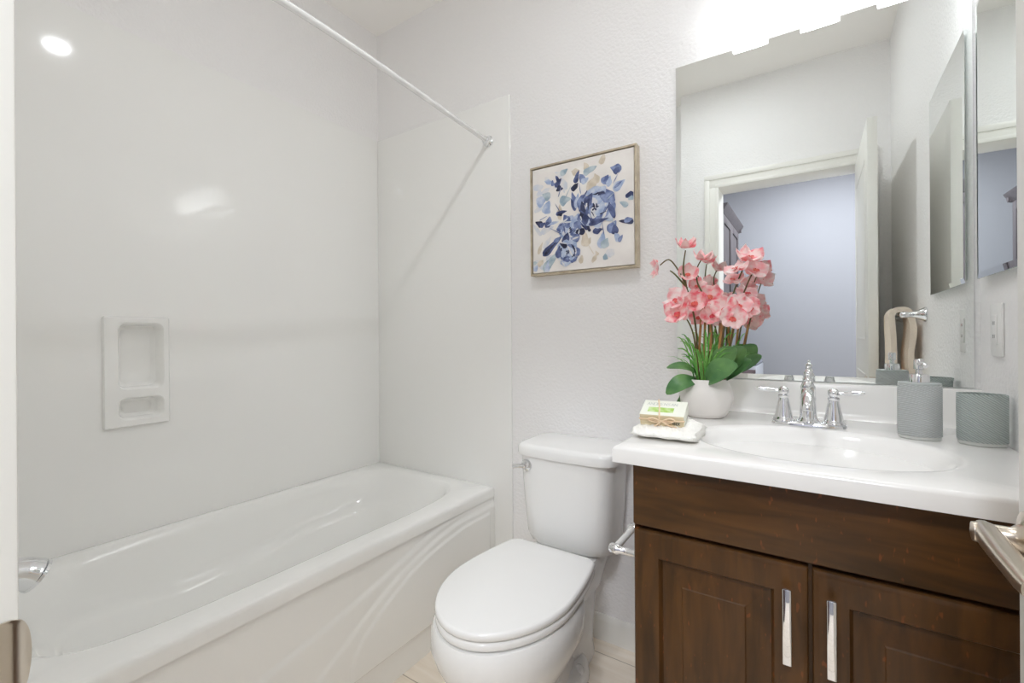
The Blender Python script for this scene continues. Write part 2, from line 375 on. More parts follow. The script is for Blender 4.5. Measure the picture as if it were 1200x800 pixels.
# niche: proud rounded plate with two recesses
def rring(y0, y1, z0, z1, x, r, k=6):
    pts = []
    for cy, cz, a0 in ((y1-r, z1-r, 0), (y0+r, z1-r, 90), (y0+r, z0+r, 180), (y1-r, z0+r, 270)):
        for i in range(k+1):
            t = radians(a0+90*i/k); pts.append(Vector((x, cy+r*cos(t), cz+r*sin(t))))
    return pts
def niche_mesh():
    bm = BM(); xs, xp = -1.887, -1.874
    zm = .949
    def recess(y0, y1, z0, z1, Y0, Y1, Z0, Z1, depth):
        k = 6; N = 4*(k+1)
        orr = []
        # outer rectangle points matched to the rounded ring
        for q in range(4):
            cxy = [(Y1, Z1), (Y0, Z1), (Y0, Z0), (Y1, Z0)][q]
            for i in range(k+1): orr.append(Vector((xp, *cxy)))
        rg = rring(y0, y1, z0, z1, xp, .024)
        # slide corner points along the edges so that no quad collapses
        for i, (o_, r_) in enumerate(zip(orr, rg)):
            q, j = divmod(i, k+1); f = j/k
            if q == 0: o_.y, o_.z = (Y1, r_.z+(Z1-r_.z)*min(1, 2*f)) if f <= .5 else (r_.y+(Y1-r_.y)*(2-2*f), Z1)
            if q == 1: o_.y, o_.z = (r_.y+(Y0-r_.y)*min(1, 2*f), Z1) if f <= .5 else (Y0, r_.z+(Z1-r_.z)*(2-2*f))
            if q == 2: o_.y, o_.z = (Y0, r_.z+(Z0-r_.z)*min(1, 2*f)) if f <= .5 else (r_.y+(Y0-r_.y)*(2-2*f), Z0)
            if q == 3: o_.y, o_.z = (r_.y+(Y1-r_.y)*min(1, 2*f), Z0) if f <= .5 else (Y1, r_.z+(Z0-r_.z)*(2-2*f))
        rings = [orr, rring(y0, y1, z0, z1, xp, .024), rring(y0+.004, y1-.004, z0+.004, z1-.004, xp-.006, .022),
                 rring(y0+.010, y1-.010, z0+.008, z1-.010, xp-depth*.8, .02), rring(y0+.022, y1-.022, z0+.018, z1-.022, xp-depth, .014)]
        loft(bm, rings, True, False, True)
    recess(.522, .648, .962, 1.184, NY0+.004, NY1-.004, zm, NZ1-.004, .058)
    recess(.522, .648, .862, .938, NY0+.004, NY1-.004, NZ0+.004, zm, .05)
    loft(bm, [rring(NY0, NY1, NZ0, NZ1, xs-.001, .006, 2), rring(NY0+.001, NY1-.001, NZ0+.001, NZ1-.001, xp-.003, .006, 2), rring(NY0+.004, NY1-.004, NZ0+.004, NZ1-.004, xp, .0005, 2)], True, False, False)
    return bm
obj('soap_niche', niche_mesh(), M['acryl'], sur, 35, label='raised soap niche with two recesses')

# ------------------------------------------------------------------ bathtub
tub = thing('bathtub', 'white alcove bathtub with a sweeping wave moulded on its apron', 'bathtub', (-1.52, .83, 0))
TX0, TX1, TY0, TY1, TZ = -1.8865, -1.15, FY+.0105, BY-.0105, .485
cx, cy = (-1.842-1.236)/2, .865; ha, hb = (1.842-1.236)/2, .655
N = 128
def zc(y): return interp([(.2, .375), (.3, .36), (.45, .335), (.64, .292), (.92, .298), (1.25, .345), (1.44, .378), (1.6, .39)], y)
rx, ry = (TX0+TX1)/2, (TY0+TY1)/2; ra, rb = (TX1-TX0)/2, (TY1-TY0)/2
rings = [rectring(rx, ry, ra, rb, TZ-.045, N), rectring(rx, ry, ra, rb, TZ-.018, N), rectring(rx, ry, ra-.002, rb-.002, TZ-.008, N),
         rectring(rx, ry, ra-.007, rb-.007, TZ-.002, N), rectring(rx, ry, ra-.016, rb-.012, TZ, N), 
         superell(cx, cy, ha+.010, hb+.010, TZ, 5, N), superell(cx, cy, ha, hb, TZ-.003, 5, N), superell(cx, cy, ha-.010, hb-.012, TZ-.014, 4.6, N),
         superell(cx, cy, ha-.018, hb-.03, TZ-.045, 4.2, N)]
c1 = superell(cx, cy, ha-.034, hb-.075, 0, 3.8, N)
for p in c1: p.z = zc(p.y)
c0 = superell(cx, cy, ha-.028, hb-.06, 0, 3.8, N)
for p in c0: p.z = zc(p.y)+.03
c2 = superell(cx, cy, ha-.052, hb-.10, 0, 3.6, N)
for p in c2: p.z = zc(p.y)-.010
c3 = superell(cx, cy, ha-.064, hb-.12, 0, 3.5, N)
for p in c3: p.z = zc(p.y)-.03
rings += [c0, c1, c2, c3, superell(cx, cy-.02, ha-.085, hb-.17, .20, 3.4, N), superell(cx, cy-.03, ha-.105, hb-.20, .165, 3.3, N),
          superell(cx, cy-.04, ha-.14, hb-.25, .15, 3.2, N), superell(cx, cy-.05, ha-.22, hb-.42, .147, 3, N)]
b = BM(); loft(b, rings, True, False, True); obj('basin', b, M['acryl'], tub, 60)
C1 = [(0, .2), (.35, .235), (.593, .272), (.771, .304), (.95, .345), (1.095, .388), (1.2, .414), (1.3, .433), (1.418, .444), (1.6, .440)]
C2 = [(0, -.5), (.55, .05), (.65, .115), (.749, .174), (.855, .237), (.984, .310), (1.08, .348), (1.177, .378), (1.27, .398), (1.365, .410), (1.6, .408)]
C3 = [(0, -3), (.835, -.2), (.850, .10), (.856, .145), (.863, .172), (.901, .216), (.984, .272), (1.095, .327), (1.18, .352), (1.267, .369), (1.391, .385), (1.6, .384)]
def sm(tab, y, w=.025): return sum(interp(tab, y+d*w) for d in (-2, -1, 0, 1, 2))/5
def apron(u, v):
    y = TY0+(TY1-TY0)*u; z = TZ-.044-(TZ-.044)*v
    s1 = z-sm(C1, y); s2 = z-sm(C2, y); s3 = z-sm(C3, y, .006)
    d = -.0045
    d += .005*(1-sstep(-.010, .012, s1)); d += .005*(1-sstep(-.009, .011, s2))
    inside = (1-sstep(-.006, .003, s3))*sstep(.097, .103, z)*(1-sstep(1.546, 1.556, y))
    d += .0045*inside
    d -= .006*(1-sstep(.094, .102, z))
    return Vector((TX1-.003+d, y, z))
b = BM(); grid(b, apron, 220, 110)
box(b, TX1-.05, TX1-.03, TY0, TY1, 0, TZ-.05)
obj('apron', b, M['acryl'], tub, 60)
b = BM(); lathe(b, [(.001, .151), (.03, .151), (.033, .149), (.033, .1475)], (-1.55, .5, 0), n=24); obj('drain', b, M['chrome'], tub)
# tub spout on the faucet-end wall
sp = thing('tub_spout', 'chrome tub spout on the end wall over the bathtub, beside the door jamb', 'faucet', (-1.52, FY+.0105, .60))
b = BM(); sx, sz = -1.515, .605
tube(b, [(sx, FY+.011, sz), (sx, .13, sz+.002), (sx, .20, sz), (sx, .243, sz-.008), (sx, .266, sz-.022)], [.031, .030, .030, .034, .037], 24)
# hollow mouth facing down and forward
ax_ = Vector((0, .75, -.66)); C0 = Vector((sx, .268, sz-.024))
lathe(b, [(.037, -.002), (.038, .004), (.035, .006), (.031, .004), (.029, -.012), (.02, -.018), (.001, -.018)], C0, ax_, 24)
obj('spout', b, M['chrome'], sp, 60)
b = BM(); lathe(b, [(.001, 0), (.04, 0), (.042, .006), (.034, .012), (.001, .0125)], (sx, FY+.0106, sz), (0, 1, 0)); obj('flange', b, M['chrome'], sp)
b = BM(); lathe(b, [(.004, 0), (.004, .014), (.009, .017), (.010, .024), (.006, .028), (.001, .029)], (sx, .222, sz+.027), n=16); obj('diverter_knob', b, M['chrome'], sp)

# ------------------------------------------------------------------ shower curtain rod
rod = thing('curtain_rod', 'bare white shower curtain rod spanning wall to wall above the bathtub', 'curtain rod', (-1.17, BY-.01, 1.972))
b = BM(); tube(b, [(-1.170, BY-.012, 1.972), (-1.136, 1.18, 1.972), (-1.112, .87, 1.972), (-1.104, .63, 1.972), (-1.118, .35, 1.972), (-1.165, FY+.012, 1.972)], .0095, 16)
obj('rod', b, M['rodm'], rod, 60)
for y, d in ((BY-.0101, -1), (FY+.0101, 1)):
    b = BM(); lathe(b, [(.001, 0), (.024, 0), (.025, .004), (.019, .012), (.0155, .028), (.0125, .030)], (-1.169, y, 1.972), (.06, d, 0)); obj('flange', b, M['chrome'], rod)

# ------------------------------------------------------------------ toilet
toi = thing('toilet', 'white two-piece toilet with closed lid between bathtub and vanity', 'toilet', (-.712, 1.2, 0))
tx = -.725
def egg(a, yc, lf, lb, z, nb=3.2, N=64, cx_=None):
    X0 = tx if cx_ is None else cx_
    pts = []
    for i in range(N):
        t = 2*pi*i/N; s_, c_ = sin(t), cos(t)
        if c_ > 0: x, y = a*abs(s_)**.93*(1 if s_ >= 0 else -1), yc-lf*c_
        else:
            r = (abs(s_)**nb+abs(c_)**nb)**(-1/nb); x, y = a*s_*r, yc-lb*c_*r
        pts.append(Vector((X0+x, y, z)))
    return pts
Yc = 1.075
bowl = [egg(.085, 1.16, .13, .25, 0, 4), egg(.087, 1.16, .13, .25, .015, 4), egg(.082, 1.15, .12, .25, .05, 3.6), egg(.084, 1.12, .11, .26, .09, 3.4), egg(.096, 1.10, .12, .25, .125, 3.2), egg(.122, 1.09, .155, .24, .17, 3),
        egg(.156, Yc, .205, .225, .225, 2.8), egg(.181, Yc, .235, .225, .28, 2.7), egg(.190, Yc, .250, .225, .32, 2.7), egg(.187, Yc, .248, .225, .365, 2.7), egg(.180, Yc, .242, .22, .378, 2.7), egg(.13, Yc, .18, .18, .380, 3)]
b = BM(); loft(b, bowl)
# rear deck that carries the tank and the flared foot with bolt bosses
loft(b, [superell(tx, 1.42, w_, l_, z, 3, 32) for z, w_, l_ in ((.0, .075, .14), (.05, .07, .13), (.25, .085, .14))]); 
loft(b, [superell(tx, 1.43, .09+.03*q, .155, z, 4.5, 32) for z, q in ((.25, 0), (.31, .6), (.35, 1), (.381, 1), (.385, .95))])
loft(b, [superell(tx+.0, 1.34, w, l, z, 3, 32) for z, w, l in ((0, .106, .10), (.02, .106, .10), (.05, .10, .092), (.065, .085, .08))])
obj('bowl', b, M['porc'], toi, 50)
for sgn in (-1, 1):
    b = BM(); lathe(b, [(.016, 0), (.016, .012), (.010, .02), (.001, .023)], (tx+sgn*.088, 1.34, .045), n=16); obj('bolt_cap', b, M['porc'], toi)
def seatout(z, o_, a=.187, yc=1.085, lf=.254, yb=1.336, wb=.152):
    a -= o_; lf -= o_; yb -= o_; wb -= o_; pts = []
    for i in range(41):
        t = -pi/2+pi*i/40; pts.append((-a*sin(-t)*(1-.05*cos(t)**2), yc-lf*cos(t)))
    R_ = .03
    def w(y): f = (y-yc)/(yb-yc); return a-(a-wb)*f**1.7
    for i in range(1, 10): y = yc+(yb-R_-yc)*i/9; pts.append((w(y), y))
    wE = w(yb-R_)
    for i in range(1, 6): t = pi/2*i/5; pts.append((wE-R_+R_*cos(t)-.004*i/5, yb-R_+R_*sin(t)))
    for i in range(1, 6): pts.append(((wE-R_-.004)*(1-2*i/6), yb))
    for i in range(5, 0, -1): t = pi/2*i/5; pts.append((-(wE-R_+R_*cos(t)-.004*i/5), yb-R_+R_*sin(t)))
    for i in range(9, 0, -1): y = yc+(yb-R_-yc)*i/9; pts.append((-w(y), y))
    return [Vector((tx+x, y, z)) for x, y in pts]
def slab(z0, z1, r, shrink=0.0):
    g = []
    for k in range(5):
        t = k/4*pi/2; g.append((r*(1-sin(t)), z0+r*(1-cos(t))))
    for k in range(5):
        t = k/4*pi/2; g.append((r*(1-cos(t)), z1-r*(1-sin(t))))
    bm = BM(); loft(bm, [seatout(z, o_+shrink) for o_, z in g]); return bm
obj('seat', slab(.383, .404, .008, .001), M['porc'], toi, 50)
obj('lid', slab(.4065, .428, .009), M['porc'], toi, 50)
for sgn in (-1, 1):
    b = BM(); box(b, tx+sgn*.075-.022, tx+sgn*.075+.022, 1.325, 1.349, .384, .41, .006, 3); obj('hinge', b, M['porc'], toi)
tk = []
for z, w, d in ((.385, .112, .060), (.389, .138, .084), (.400, .152, .098), (.43, .160, .105), (.55, .169, .109), (.69, .178, .112), (.708, .179, .112)):
    tk.append(superell(-.718, 1.588-d, w, d, z, 4.2, 64))
b = BM(); loft(b, tk)
for v in b.verts:                                   # gently bowed tank front
    if v.co.y < 1.40: v.co.y -= .008*(1-((v.co.x+.718)/.18)**2)
obj('tank', b, M['porc'], toi, 50)
ld = []
for z, o_ in ((.708, .006), (.710, .001), (.714, 0), (.735, 0), (.744, .003), (.749, .010), (.751, .02)):
    ld.append(superell(-.712, 1.476, .186-o_, .116-o_, z, 7, 64))
b = BM(); loft(b, ld)
for v in b.verts:
    if v.co.y < 1.42: v.co.y -= .014*(1-((v.co.x+.712)/.19)**2)
obj('tank_lid', b, M['porc'], toi, 50)
b = BM(); lathe(b, [(.001, 0), (.019, 0), (.021, .004), (.018, .010), (.012, .012), (.010, .02), (.001, .021)], (-.845, 1.366, .675), (0, -1, 0), 24)
fl = obj('flush_lever', b, M['chrome'], toi)
b = BM(); tube(b, [(-.842, 1.346, .676), (-.862, 1.343, .676), (-.885, 1.338, .673)], [.009, .009, .0115], 14, flat=.8); obj('lever_arm', b, M['chrome'], fl)

# ------------------------------------------------------------------ toilet paper holder on the cabinet side
tp = thing('toilet_paper_holder', 'empty chrome toilet paper holder on the left side of the vanity cabinet', 'toilet paper holder', (-.338, 1.15, .60))
VX0 = -.338
for y in (1.085, 1.225):
    b = BM(); lathe(b, [(.001, 0), (.022, 0), (.022, .005), (.014, .012), (.009, .03), (.009, .064), (.013, .070), (.013, .086), (.008, .092), (.001, .093)], (VX0+.0005, y, .60), (-1, 0, 0), 20)
    obj('post', b, M['chrome'], tp)
b = BM(); tube(b, [(VX0-.078, 1.09, .60), (VX0-.078, 1.22, .60)], .0085, 14, k=1); obj('roller', b, M['plastic'], tp, label='white roller')

# ------------------------------------------------------------------ vanity cabinet
van = thing('vanity_cabinet', 'dark brown stained wood vanity cabinet under the white counter', 'cabinet', (0, 1.29, 0))
b = BM()
for a in ((VX0, VX0+.018, 1.0045, BY-.002, .0, .8545), (RX-.019, RX-.001, 1.0045, BY-.002, .0, .8545), (VX0+.018, RX-.019, BY-.012, BY-.002, .1, .8545), (VX0+.018, RX-.019, 1.0045, BY-.012, .1, .118), (VX0+.018, RX-.019, 1.07, 1.085, 0, .1), (VX0+.018, RX-.019, 1.0045, 1.022, .70, .8545), (-.03, .015, 1.0045, 1.022, .118, .7)): box(b, *a)
box(b, VX0+.001, RX-.002, 1.0042, 1.006, .70, .854); obj('carcass', b, M['wood'], van, 30)
b = BM(); box(b, VX0+.003, RX-.008, .984, 1.0045, .715, .853, .004, 2); obj('drawer_front', b, M['wood_h'], van, 40)
def raised_door(x0, x1, z0, z1):
    bm = BM(); yf = .984
    def rr(o, y): return [Vector((x0+o, y, z0+o)), Vector((x1-o, y, z0+o)), Vector((x1-o, y, z1-o)), Vector((x0+o, y, z1-o))]
    loft(bm, [rr(0, 1.0045), rr(0, yf+.006), rr(.002, yf+.003), rr(.009, yf+.0005), rr(.011, yf), rr(.054, yf), rr(.057, yf+.004), rr(.060, yf+.013), rr(.066, yf+.013),
              rr(.070, yf+.012), rr(.102, yf+.003), rr(.104, yf+.0008), rr(.106, yf+.0004)], True, True, True)
    return bm
for x0, x1, hx in ((VX0+.004, -.0105, -.043), (-.0045, RX-.012, .0235)):
    d = obj('cabinet_door', raised_door(x0, x1, .118, .706), M['wood'], van, 20)
    b = BM(); box(b, hx-.0072, hx+.0072, .954, .9605, .534, .671, .0018, 2)
    for z in (.552, .653): lathe(b, [(.0045, .958), (.0045, .9838)], (hx, 0, z), (0, 1, 0), 10)
    for v in b.verts: pass
    obj('handle', b, M['chrome'], d, 40)

# ------------------------------------------------------------------ countertop with moulded sink
ctr = thing('countertop', 'white moulded vanity countertop with integral oval sink and backsplash', 'countertop', (0, 1.27, .857))
KX0, KX1, KY0, KY1, KZ = -.367, RX-.0005, .946, BY-.002, .891
scx, scy, sa, sb = -.004, 1.195, .232, .178
N = 96
def krect(o, z): return rectring((KX0+KX1)/2, (KY0+KY1)/2, (KX1-KX0)/2-o, (KY1-KY0)/2-o, z, N)
def kell(a, bb, z, dy=0): return superell(scx, scy+dy, a, bb, z, 2.15, N)
rings = [krect(.01, KZ-.036), krect(0, KZ-.035), krect(0, KZ-.008), krect(.0025, KZ-.0025), krect(.008, KZ), kell(sa+.022, sb+.020, KZ), kell(sa+.014, sb+.013, KZ+.0002), kell(sa+.004, sb+.004, KZ-.0005), kell(sa-.004, sb-.004, KZ-.006),
         kell(sa-.014, sb-.014, KZ-.022), kell(sa-.032, sb-.03, KZ-.055), kell(sa-.065, sb-.055, KZ-.09, .004), kell(sa-.11, sb-.085, KZ-.112, .008), kell(sa-.16, sb-.12, KZ-.122, .012), kell(.03, .03, KZ-.126, .02)]
b = BM(); loft(b, rings, True, True, True)
obj('slab', b, M['marble'], ctr, 50)
b = BM(); prism(b, [(0, KZ-.001), (.034, KZ-.001), (.030, KZ+.002), (.024, KZ+.008), (.021, KZ+.018), (.020, KZ+.092), (.016, KZ+.098), (0, KZ+.099)], lambda a, z, d: Vector((d, BY-.0005-a, z)), KX0, KX1)
obj('backsplash', b, M['marble'], ctr, 50)
b = BM(); lathe(b, [(.001, KZ-.121), (.017, KZ-.121), (.021, KZ-.123), (.022, KZ-.127)], (scx, scy+.02, 0)); obj('sink_drain', b, M['chrome'], ctr)

# ------------------------------------------------------------------ faucet
fx, fy = -.013, 1.425
fau = thing('faucet', 'chrome two-handle centreset faucet behind the oval sink', 'faucet', (fx, fy, KZ))
b = BM(); loft(b, [superell(fx, fy, .083-o_, .027-o_, z, 2.8, 40) for o_, z in ((0, KZ+.0003), (0, KZ+.006), (.003, KZ+.009), (.008, KZ+.0105))]); obj('base', b, M['chrome'], fau, 50)
def bell(r0, h): return [(r0, 0), (r0, .004), (r0*.88, .008), (r0*.80, .014), (r0*.74, .03), (r0*.66, .05), (r0*.55, h*.78), (r0*.5, h*.86), (r0*.62, h*.88), (r0*.62, h*.92), (r0*.4, h*.95)]
for sg in (-1, 1):
    hx = fx+sg*.055
    b = BM(); lathe(b, [(.026, 0), (.026, .004), (.0225, .007), (.021, .012), (.0185, .025), (.0155, .042), (.0125, .056), (.0115, .060), (.0135, .062), (.0135, .066), (.0095, .068)], (hx, fy, KZ+.0095), n=28)
    lathe(b, [(.006, .066), (.0115, .071), (.0135, .078), (.0115, .085), (.006, .0895), (.001, .091)], (hx, fy, KZ+.0095), n=24)
    h = obj('handle', b, M['chrome'], fau, 50)
    b = BM(); zz = KZ+.089
    tube(b, [(hx+sg*.008, fy, zz-.002), (hx+sg*.02, fy, zz-.001), (hx+sg*.04, fy-.003, zz+.001), (hx+sg*.056, fy-.005, zz+.003), (hx+sg*.064, fy-.006, zz+.003)], [.0045, .0048, .0065, .0052, .003], 12)
    obj('lever', b, M['chrome'], h, 60)
b = BM(); lathe(b, [(.027, 0), (.027, 0.0036), (.023, 0.0082), (.020, 0.0146), (.0185, 0.0364), (.0175, 0.0564), (.0185, 0.0601), (.0185, 0.0637), (.0175, 0.0673), (.0178, 0.0801), (.0165, 0.0928), (.0125, 0.1019), (.0095, 0.1056), (.0115, 0.1092), (.0115, 0.1128), (.0075, 0.1165), (.0065, 0.1210), (.0095, 0.1256), (.0095, 0.1301), (.006, 0.1347), (.0035, 0.1374), (.0045, 0.1411), (.0035, 0.1447), (.001, 0.1465)], (fx, fy, KZ+.0095), n=28)
obj('spout_column', b, M['chrome'], fau, 50)
b = BM(); tube(b, [(fx, fy-.008, KZ+.088), (fx, fy-.045, KZ+.094), (fx, fy-.085, KZ+.088), (fx, fy-.115, KZ+.066), (fx, fy-.12, KZ+.055)], [.0165, .0155, .0145, .0135, .0125], 20)
obj('spout', b, M['chrome'], fau, 60)
b = BM(); tube(b, [(fx, fy+.024, KZ+.01), (fx, fy+.024, KZ+.05)], .0025, 8, k=1); lathe(b, [(.002, .05), (.006, .054), (.006, .06), (.001, .063)], (fx, fy+.024, KZ), n=12); obj('lift_rod', b, M['chrome'], fau)

# ------------------------------------------------------------------ wall mirror and medicine cabinet
def bevel_mirror(bm, f, a0, a1, b0, b1, t, w, dep):
    def rr(o, d): return [f(a0+o, b0+o, d), f(a1-o, b0+o, d), f(a1-o, b1-o, d), f(a0+o, b1-o, d)]
    loft(bm, [rr(0, 0), rr(0, t-dep)], True, True, False, 1); loft(bm, [rr(0, t-dep), rr(w, t)], True, False, True, 0)
b = BM(); bevel_mirror(b, lambda a, z, d: Vector((a, BY-.0005-d, z)), -.384, .337, .9925, 2.034, .005, .016, .0016)
mr = obj('wall_mirror', b, [M['mirror'], M['glass_edge']], None, None, (-.02, BY, .992)); tag(mr, 'large polished-edge mirror above the white sink counter and faucet', 'mirror')
MED = .65                                                        # the door hangs very slightly ajar
med = thing('medicine_cabinet', 'tall narrow mirrored medicine cabinet door on the right side wall', 'medicine cabinet', (RX, 1.31, 1.26))
b = BM(); box(b, RX-.008, RX-.0005, 1.09, 1.535, 1.268, 1.915); obj('cabinet_body', b, M['plastic'], med)
b = BM(); bevel_mirror(b, lambda a, z, d: Vector((RX-.0082-d, a, z)), 1.080, 1.543, 1.262, 1.925, .005, .014, .0014); bmesh.ops.rotate(b, cent=(RX-.0082, 1.08, 0), matrix=Matrix.Rotation(radians(MED), 3, 'Z'), verts=b.verts)
obj('mirror_door', b, [M['mirror'], M['glass_edge']], med, None)

# ------------------------------------------------------------------ outlet on right wall
ou = thing('wall_outlet', 'white rocker wall plate on the right wall below the medicine cabinet', 'wall outlet', (RX, 1.462, 1.138))
b = BM(); box(b, RX-.006, RX-.0003, 1.425, 1.50, 1.078, 1.197, .0025, 2); obj('cover_plate', b, M['plastic'], ou, 40)
b = BM(); box(b, RX-.009, RX-.005, 1.446, 1.479, 1.104, 1.171, .0015); obj('outlet_face', b, M['plastic'], ou, 40)
for z in (1.119, 1.149):
    for y in (1.456, 1.466): obj('outlet_slot', box(BM(), RX-.0093, RX-.0088, y, y+.002, z, z+.008), M['slot'], ou, None)

# ------------------------------------------------------------------ vanity light
vl = thing('vanity_light', 'lit three-shade vanity light bar above the mirror', 'light fixture', (.02, BY, 2.2))
b = BM(); box(b, -.24, .28, BY-.022, BY-.0005, 2.20, 2.29, .006, 3); obj('backplate', b, M['chrome'], vl, 40)
LY = 1.517
for lx in (-.172, .022, .216):
    b = BM(); tube(b, [(lx, BY-.02, 2.245), (lx, 1.545, 2.25), (lx, LY+.006, 2.24), (lx, LY, 2.215)], .009, 12); lathe(b, [(.024, 2.19), (.022, 2.21), (.008, 2.215)], (lx, LY, 0), n=20)
    arm = obj('arm', b, M['chrome'], vl, 60)
    b = BM()
    R4 = [rectring(lx, LY, w, w*.9, z, 32) for z, w in ((2.087, .048), (2.195, .058), (2.195, .054), (2.087, .044), (2.087, .048))]
    loft(b, R4, True, False, False); bmesh.ops.remove_doubles(b, verts=b.verts, dist=1e-6)
    loft(b, [rectring(lx, LY, .0555, .0495, 2.19, 32), rectring(lx, LY, .0555, .0495, 2.195, 32)])
    sh = obj('lamp_shade', b, M['shade'], vl, 30)
    b = BM(); lathe(b, [(.001, 2.108), (.018, 2.114), (.025, 2.128), (.023, 2.146), (.013, 2.17), (.012, 2.188)], (lx, LY, 0), n=20); obj('bulb', b, M['bulb'], sh, 60)
    area_light('vanity_lamp_beam', (lx, LY, 2.097), .075, LAMP_W, (.93, .965, 1.0))
# recessed ceiling light
dl = thing('recessed_downlight', 'round recessed light in the bathroom ceiling by the bathtub', 'ceiling light', (-.45, .68, CZ))
b = BM(); lathe(b, [(.065, CZ-.012), (.088, CZ-.010), (.092, CZ-.0005), (.065, CZ-.0005)], (-.45, .68, 0), n=40, cap0=False, cap1=False); obj('trim_ring', b, M['plastic'], dl, 50)
b = BM(); lathe(b, [(.050, CZ-.006), (.0648, CZ-.002)], (-.45, .68, 0), n=40); obj('lens', b, M['downlens'], dl, 50)

# ------------------------------------------------------------------ framed floral canvas
pic = thing('framed_painting', 'square blue floral canvas in a thin champagne frame above the toilet', 'painting', (-.728, BY, 1.585))
px0, px1, pz0, pz1 = -.945, -.511, 1.369, 1.801
b = BM(); fw = .0075
for (a0, a1, c0_, c1_) in ((px0, px1, pz0, pz0+fw), (px0, px1, pz1-fw, pz1), (px0, px0+fw, pz0+fw, pz1-fw), (px1-fw, px1, pz0+fw, pz1-fw)):
    box(b, a0, a1, 1.564, BY-.0005, c0_, c1_, .0008, 1)
obj('frame', b, M['frame'], pic, 30)
b = BM(); box(b, px0+fw, px1-fw, 1.584, BY-.001, pz0+fw, pz1-fw); obj('backing', b, M['frame_dark'], pic, None)
PC = {}
def pcol(key, c1_, c2_):
    PC[key] = mat('watercolour_'+key, c1_, .85, rgb2=c2_, nscale=38, lo=.38, hi=.62)
pcol('indigo', (58, 66, 104), (104, 116, 160)); pcol('dusk', (92, 106, 154), (150, 164, 202)); pcol('sky', (160, 178, 212), (206, 214, 230))
pcol('teal', (150, 172, 188), (196, 208, 214)); pcol('tan', (208, 196, 178), (228, 218, 204)); pcol('mist', (214, 218, 228), (230, 228, 228)); pcol('ink', (38, 40, 62), (70, 76, 108))
pm = [M['canvas']]+list(PC.values()); pi_ = {k: i+1 for i, k in enumerate(PC)}
g0, g1, h0, h1 = px0+fw+.003, px1-fw-.003, pz0+fw+.003, pz1-fw-.003
b = BM(); box(b, g0, g1, 1.568, 1.5845, h0, h1, mi=0)
lay = [1.5679]
def blob(s_, t_, L_, W_, ang, key, tip=.6):
    """one brush stroke: a tapered petal lying on the canvas"""
    lay[0] -= .000012
    a = radians(ang); n = 14; up = []; dn = []
    for i in range(n+1):
        f = i/n; w = W_*(sin(pi*f**tip))**.8*(1+.10*sin(9*f+ang))
        up.append((f-.5, w/2)); dn.append((f-.5, -w/2*(.9+.15*cos(7*f+L_*90))))
    pts = up+dn[1:-1][::-1]; vs_ = []
    for f, w in pts:
        x = f*L_; u_ = s_+x*cos(a)-w*sin(a); v_ = t_+x*sin(a)+w*cos(a)
        vs_.append(b.verts.new((g0+min(.995, max(.005, u_))*(g1-g0), lay[0], h0+min(.995, max(.005, v_))*(h1-h0))))
    try: b.faces.new(vs_).material_index = pi_[key]
    except ValueError: pass
def flower(s_, t_, R_, seed, heart=True):
    rd = random.Random(seed)
    for ring, (rr_, n, keys) in enumerate(((.80, 9, ['dusk', 'sky', 'indigo', 'sky']), (.52, 7, ['sky', 'dusk', 'mist', 'indigo']), (.28, 6, ['mist', 'sky', 'dusk']))):
        for i in range(n):
            th = 360*i/n+rd.uniform(-14, 14)+ring*20; a = radians(th)
            blob(s_+R_*rr_*cos(a), t_+R_*rr_*sin(a), R_*rd.uniform(.62, .9), R_*rd.uniform(.42, .62), th+90+rd.uniform(-18, 18), rd.choice(keys))
    for i in range(6):
        th = rd.uniform(0, 360); a = radians(th)
        blob(s_+R_*.62*cos(a), t_+R_*.62*sin(a), R_*.6, R_*.13, th+90+rd.uniform(-15, 15), rd.choice(['ink', 'indigo', 'mist']))
    if heart:
        for i in range(7): blob(s_+R_*rd.uniform(-.13, .13), t_+R_*rd.uniform(-.13, .13), R_*.2, R_*.09, rd.uniform(0, 180), 'ink')
rd = random.Random(11)
for i in range(26): blob(rd.uniform(.04, .6), rd.uniform(.05, .95), rd.uniform(.07, .16), rd.uniform(.04, .08), rd.uniform(0, 180), rd.choice(['mist', 'mist', 'tan']))
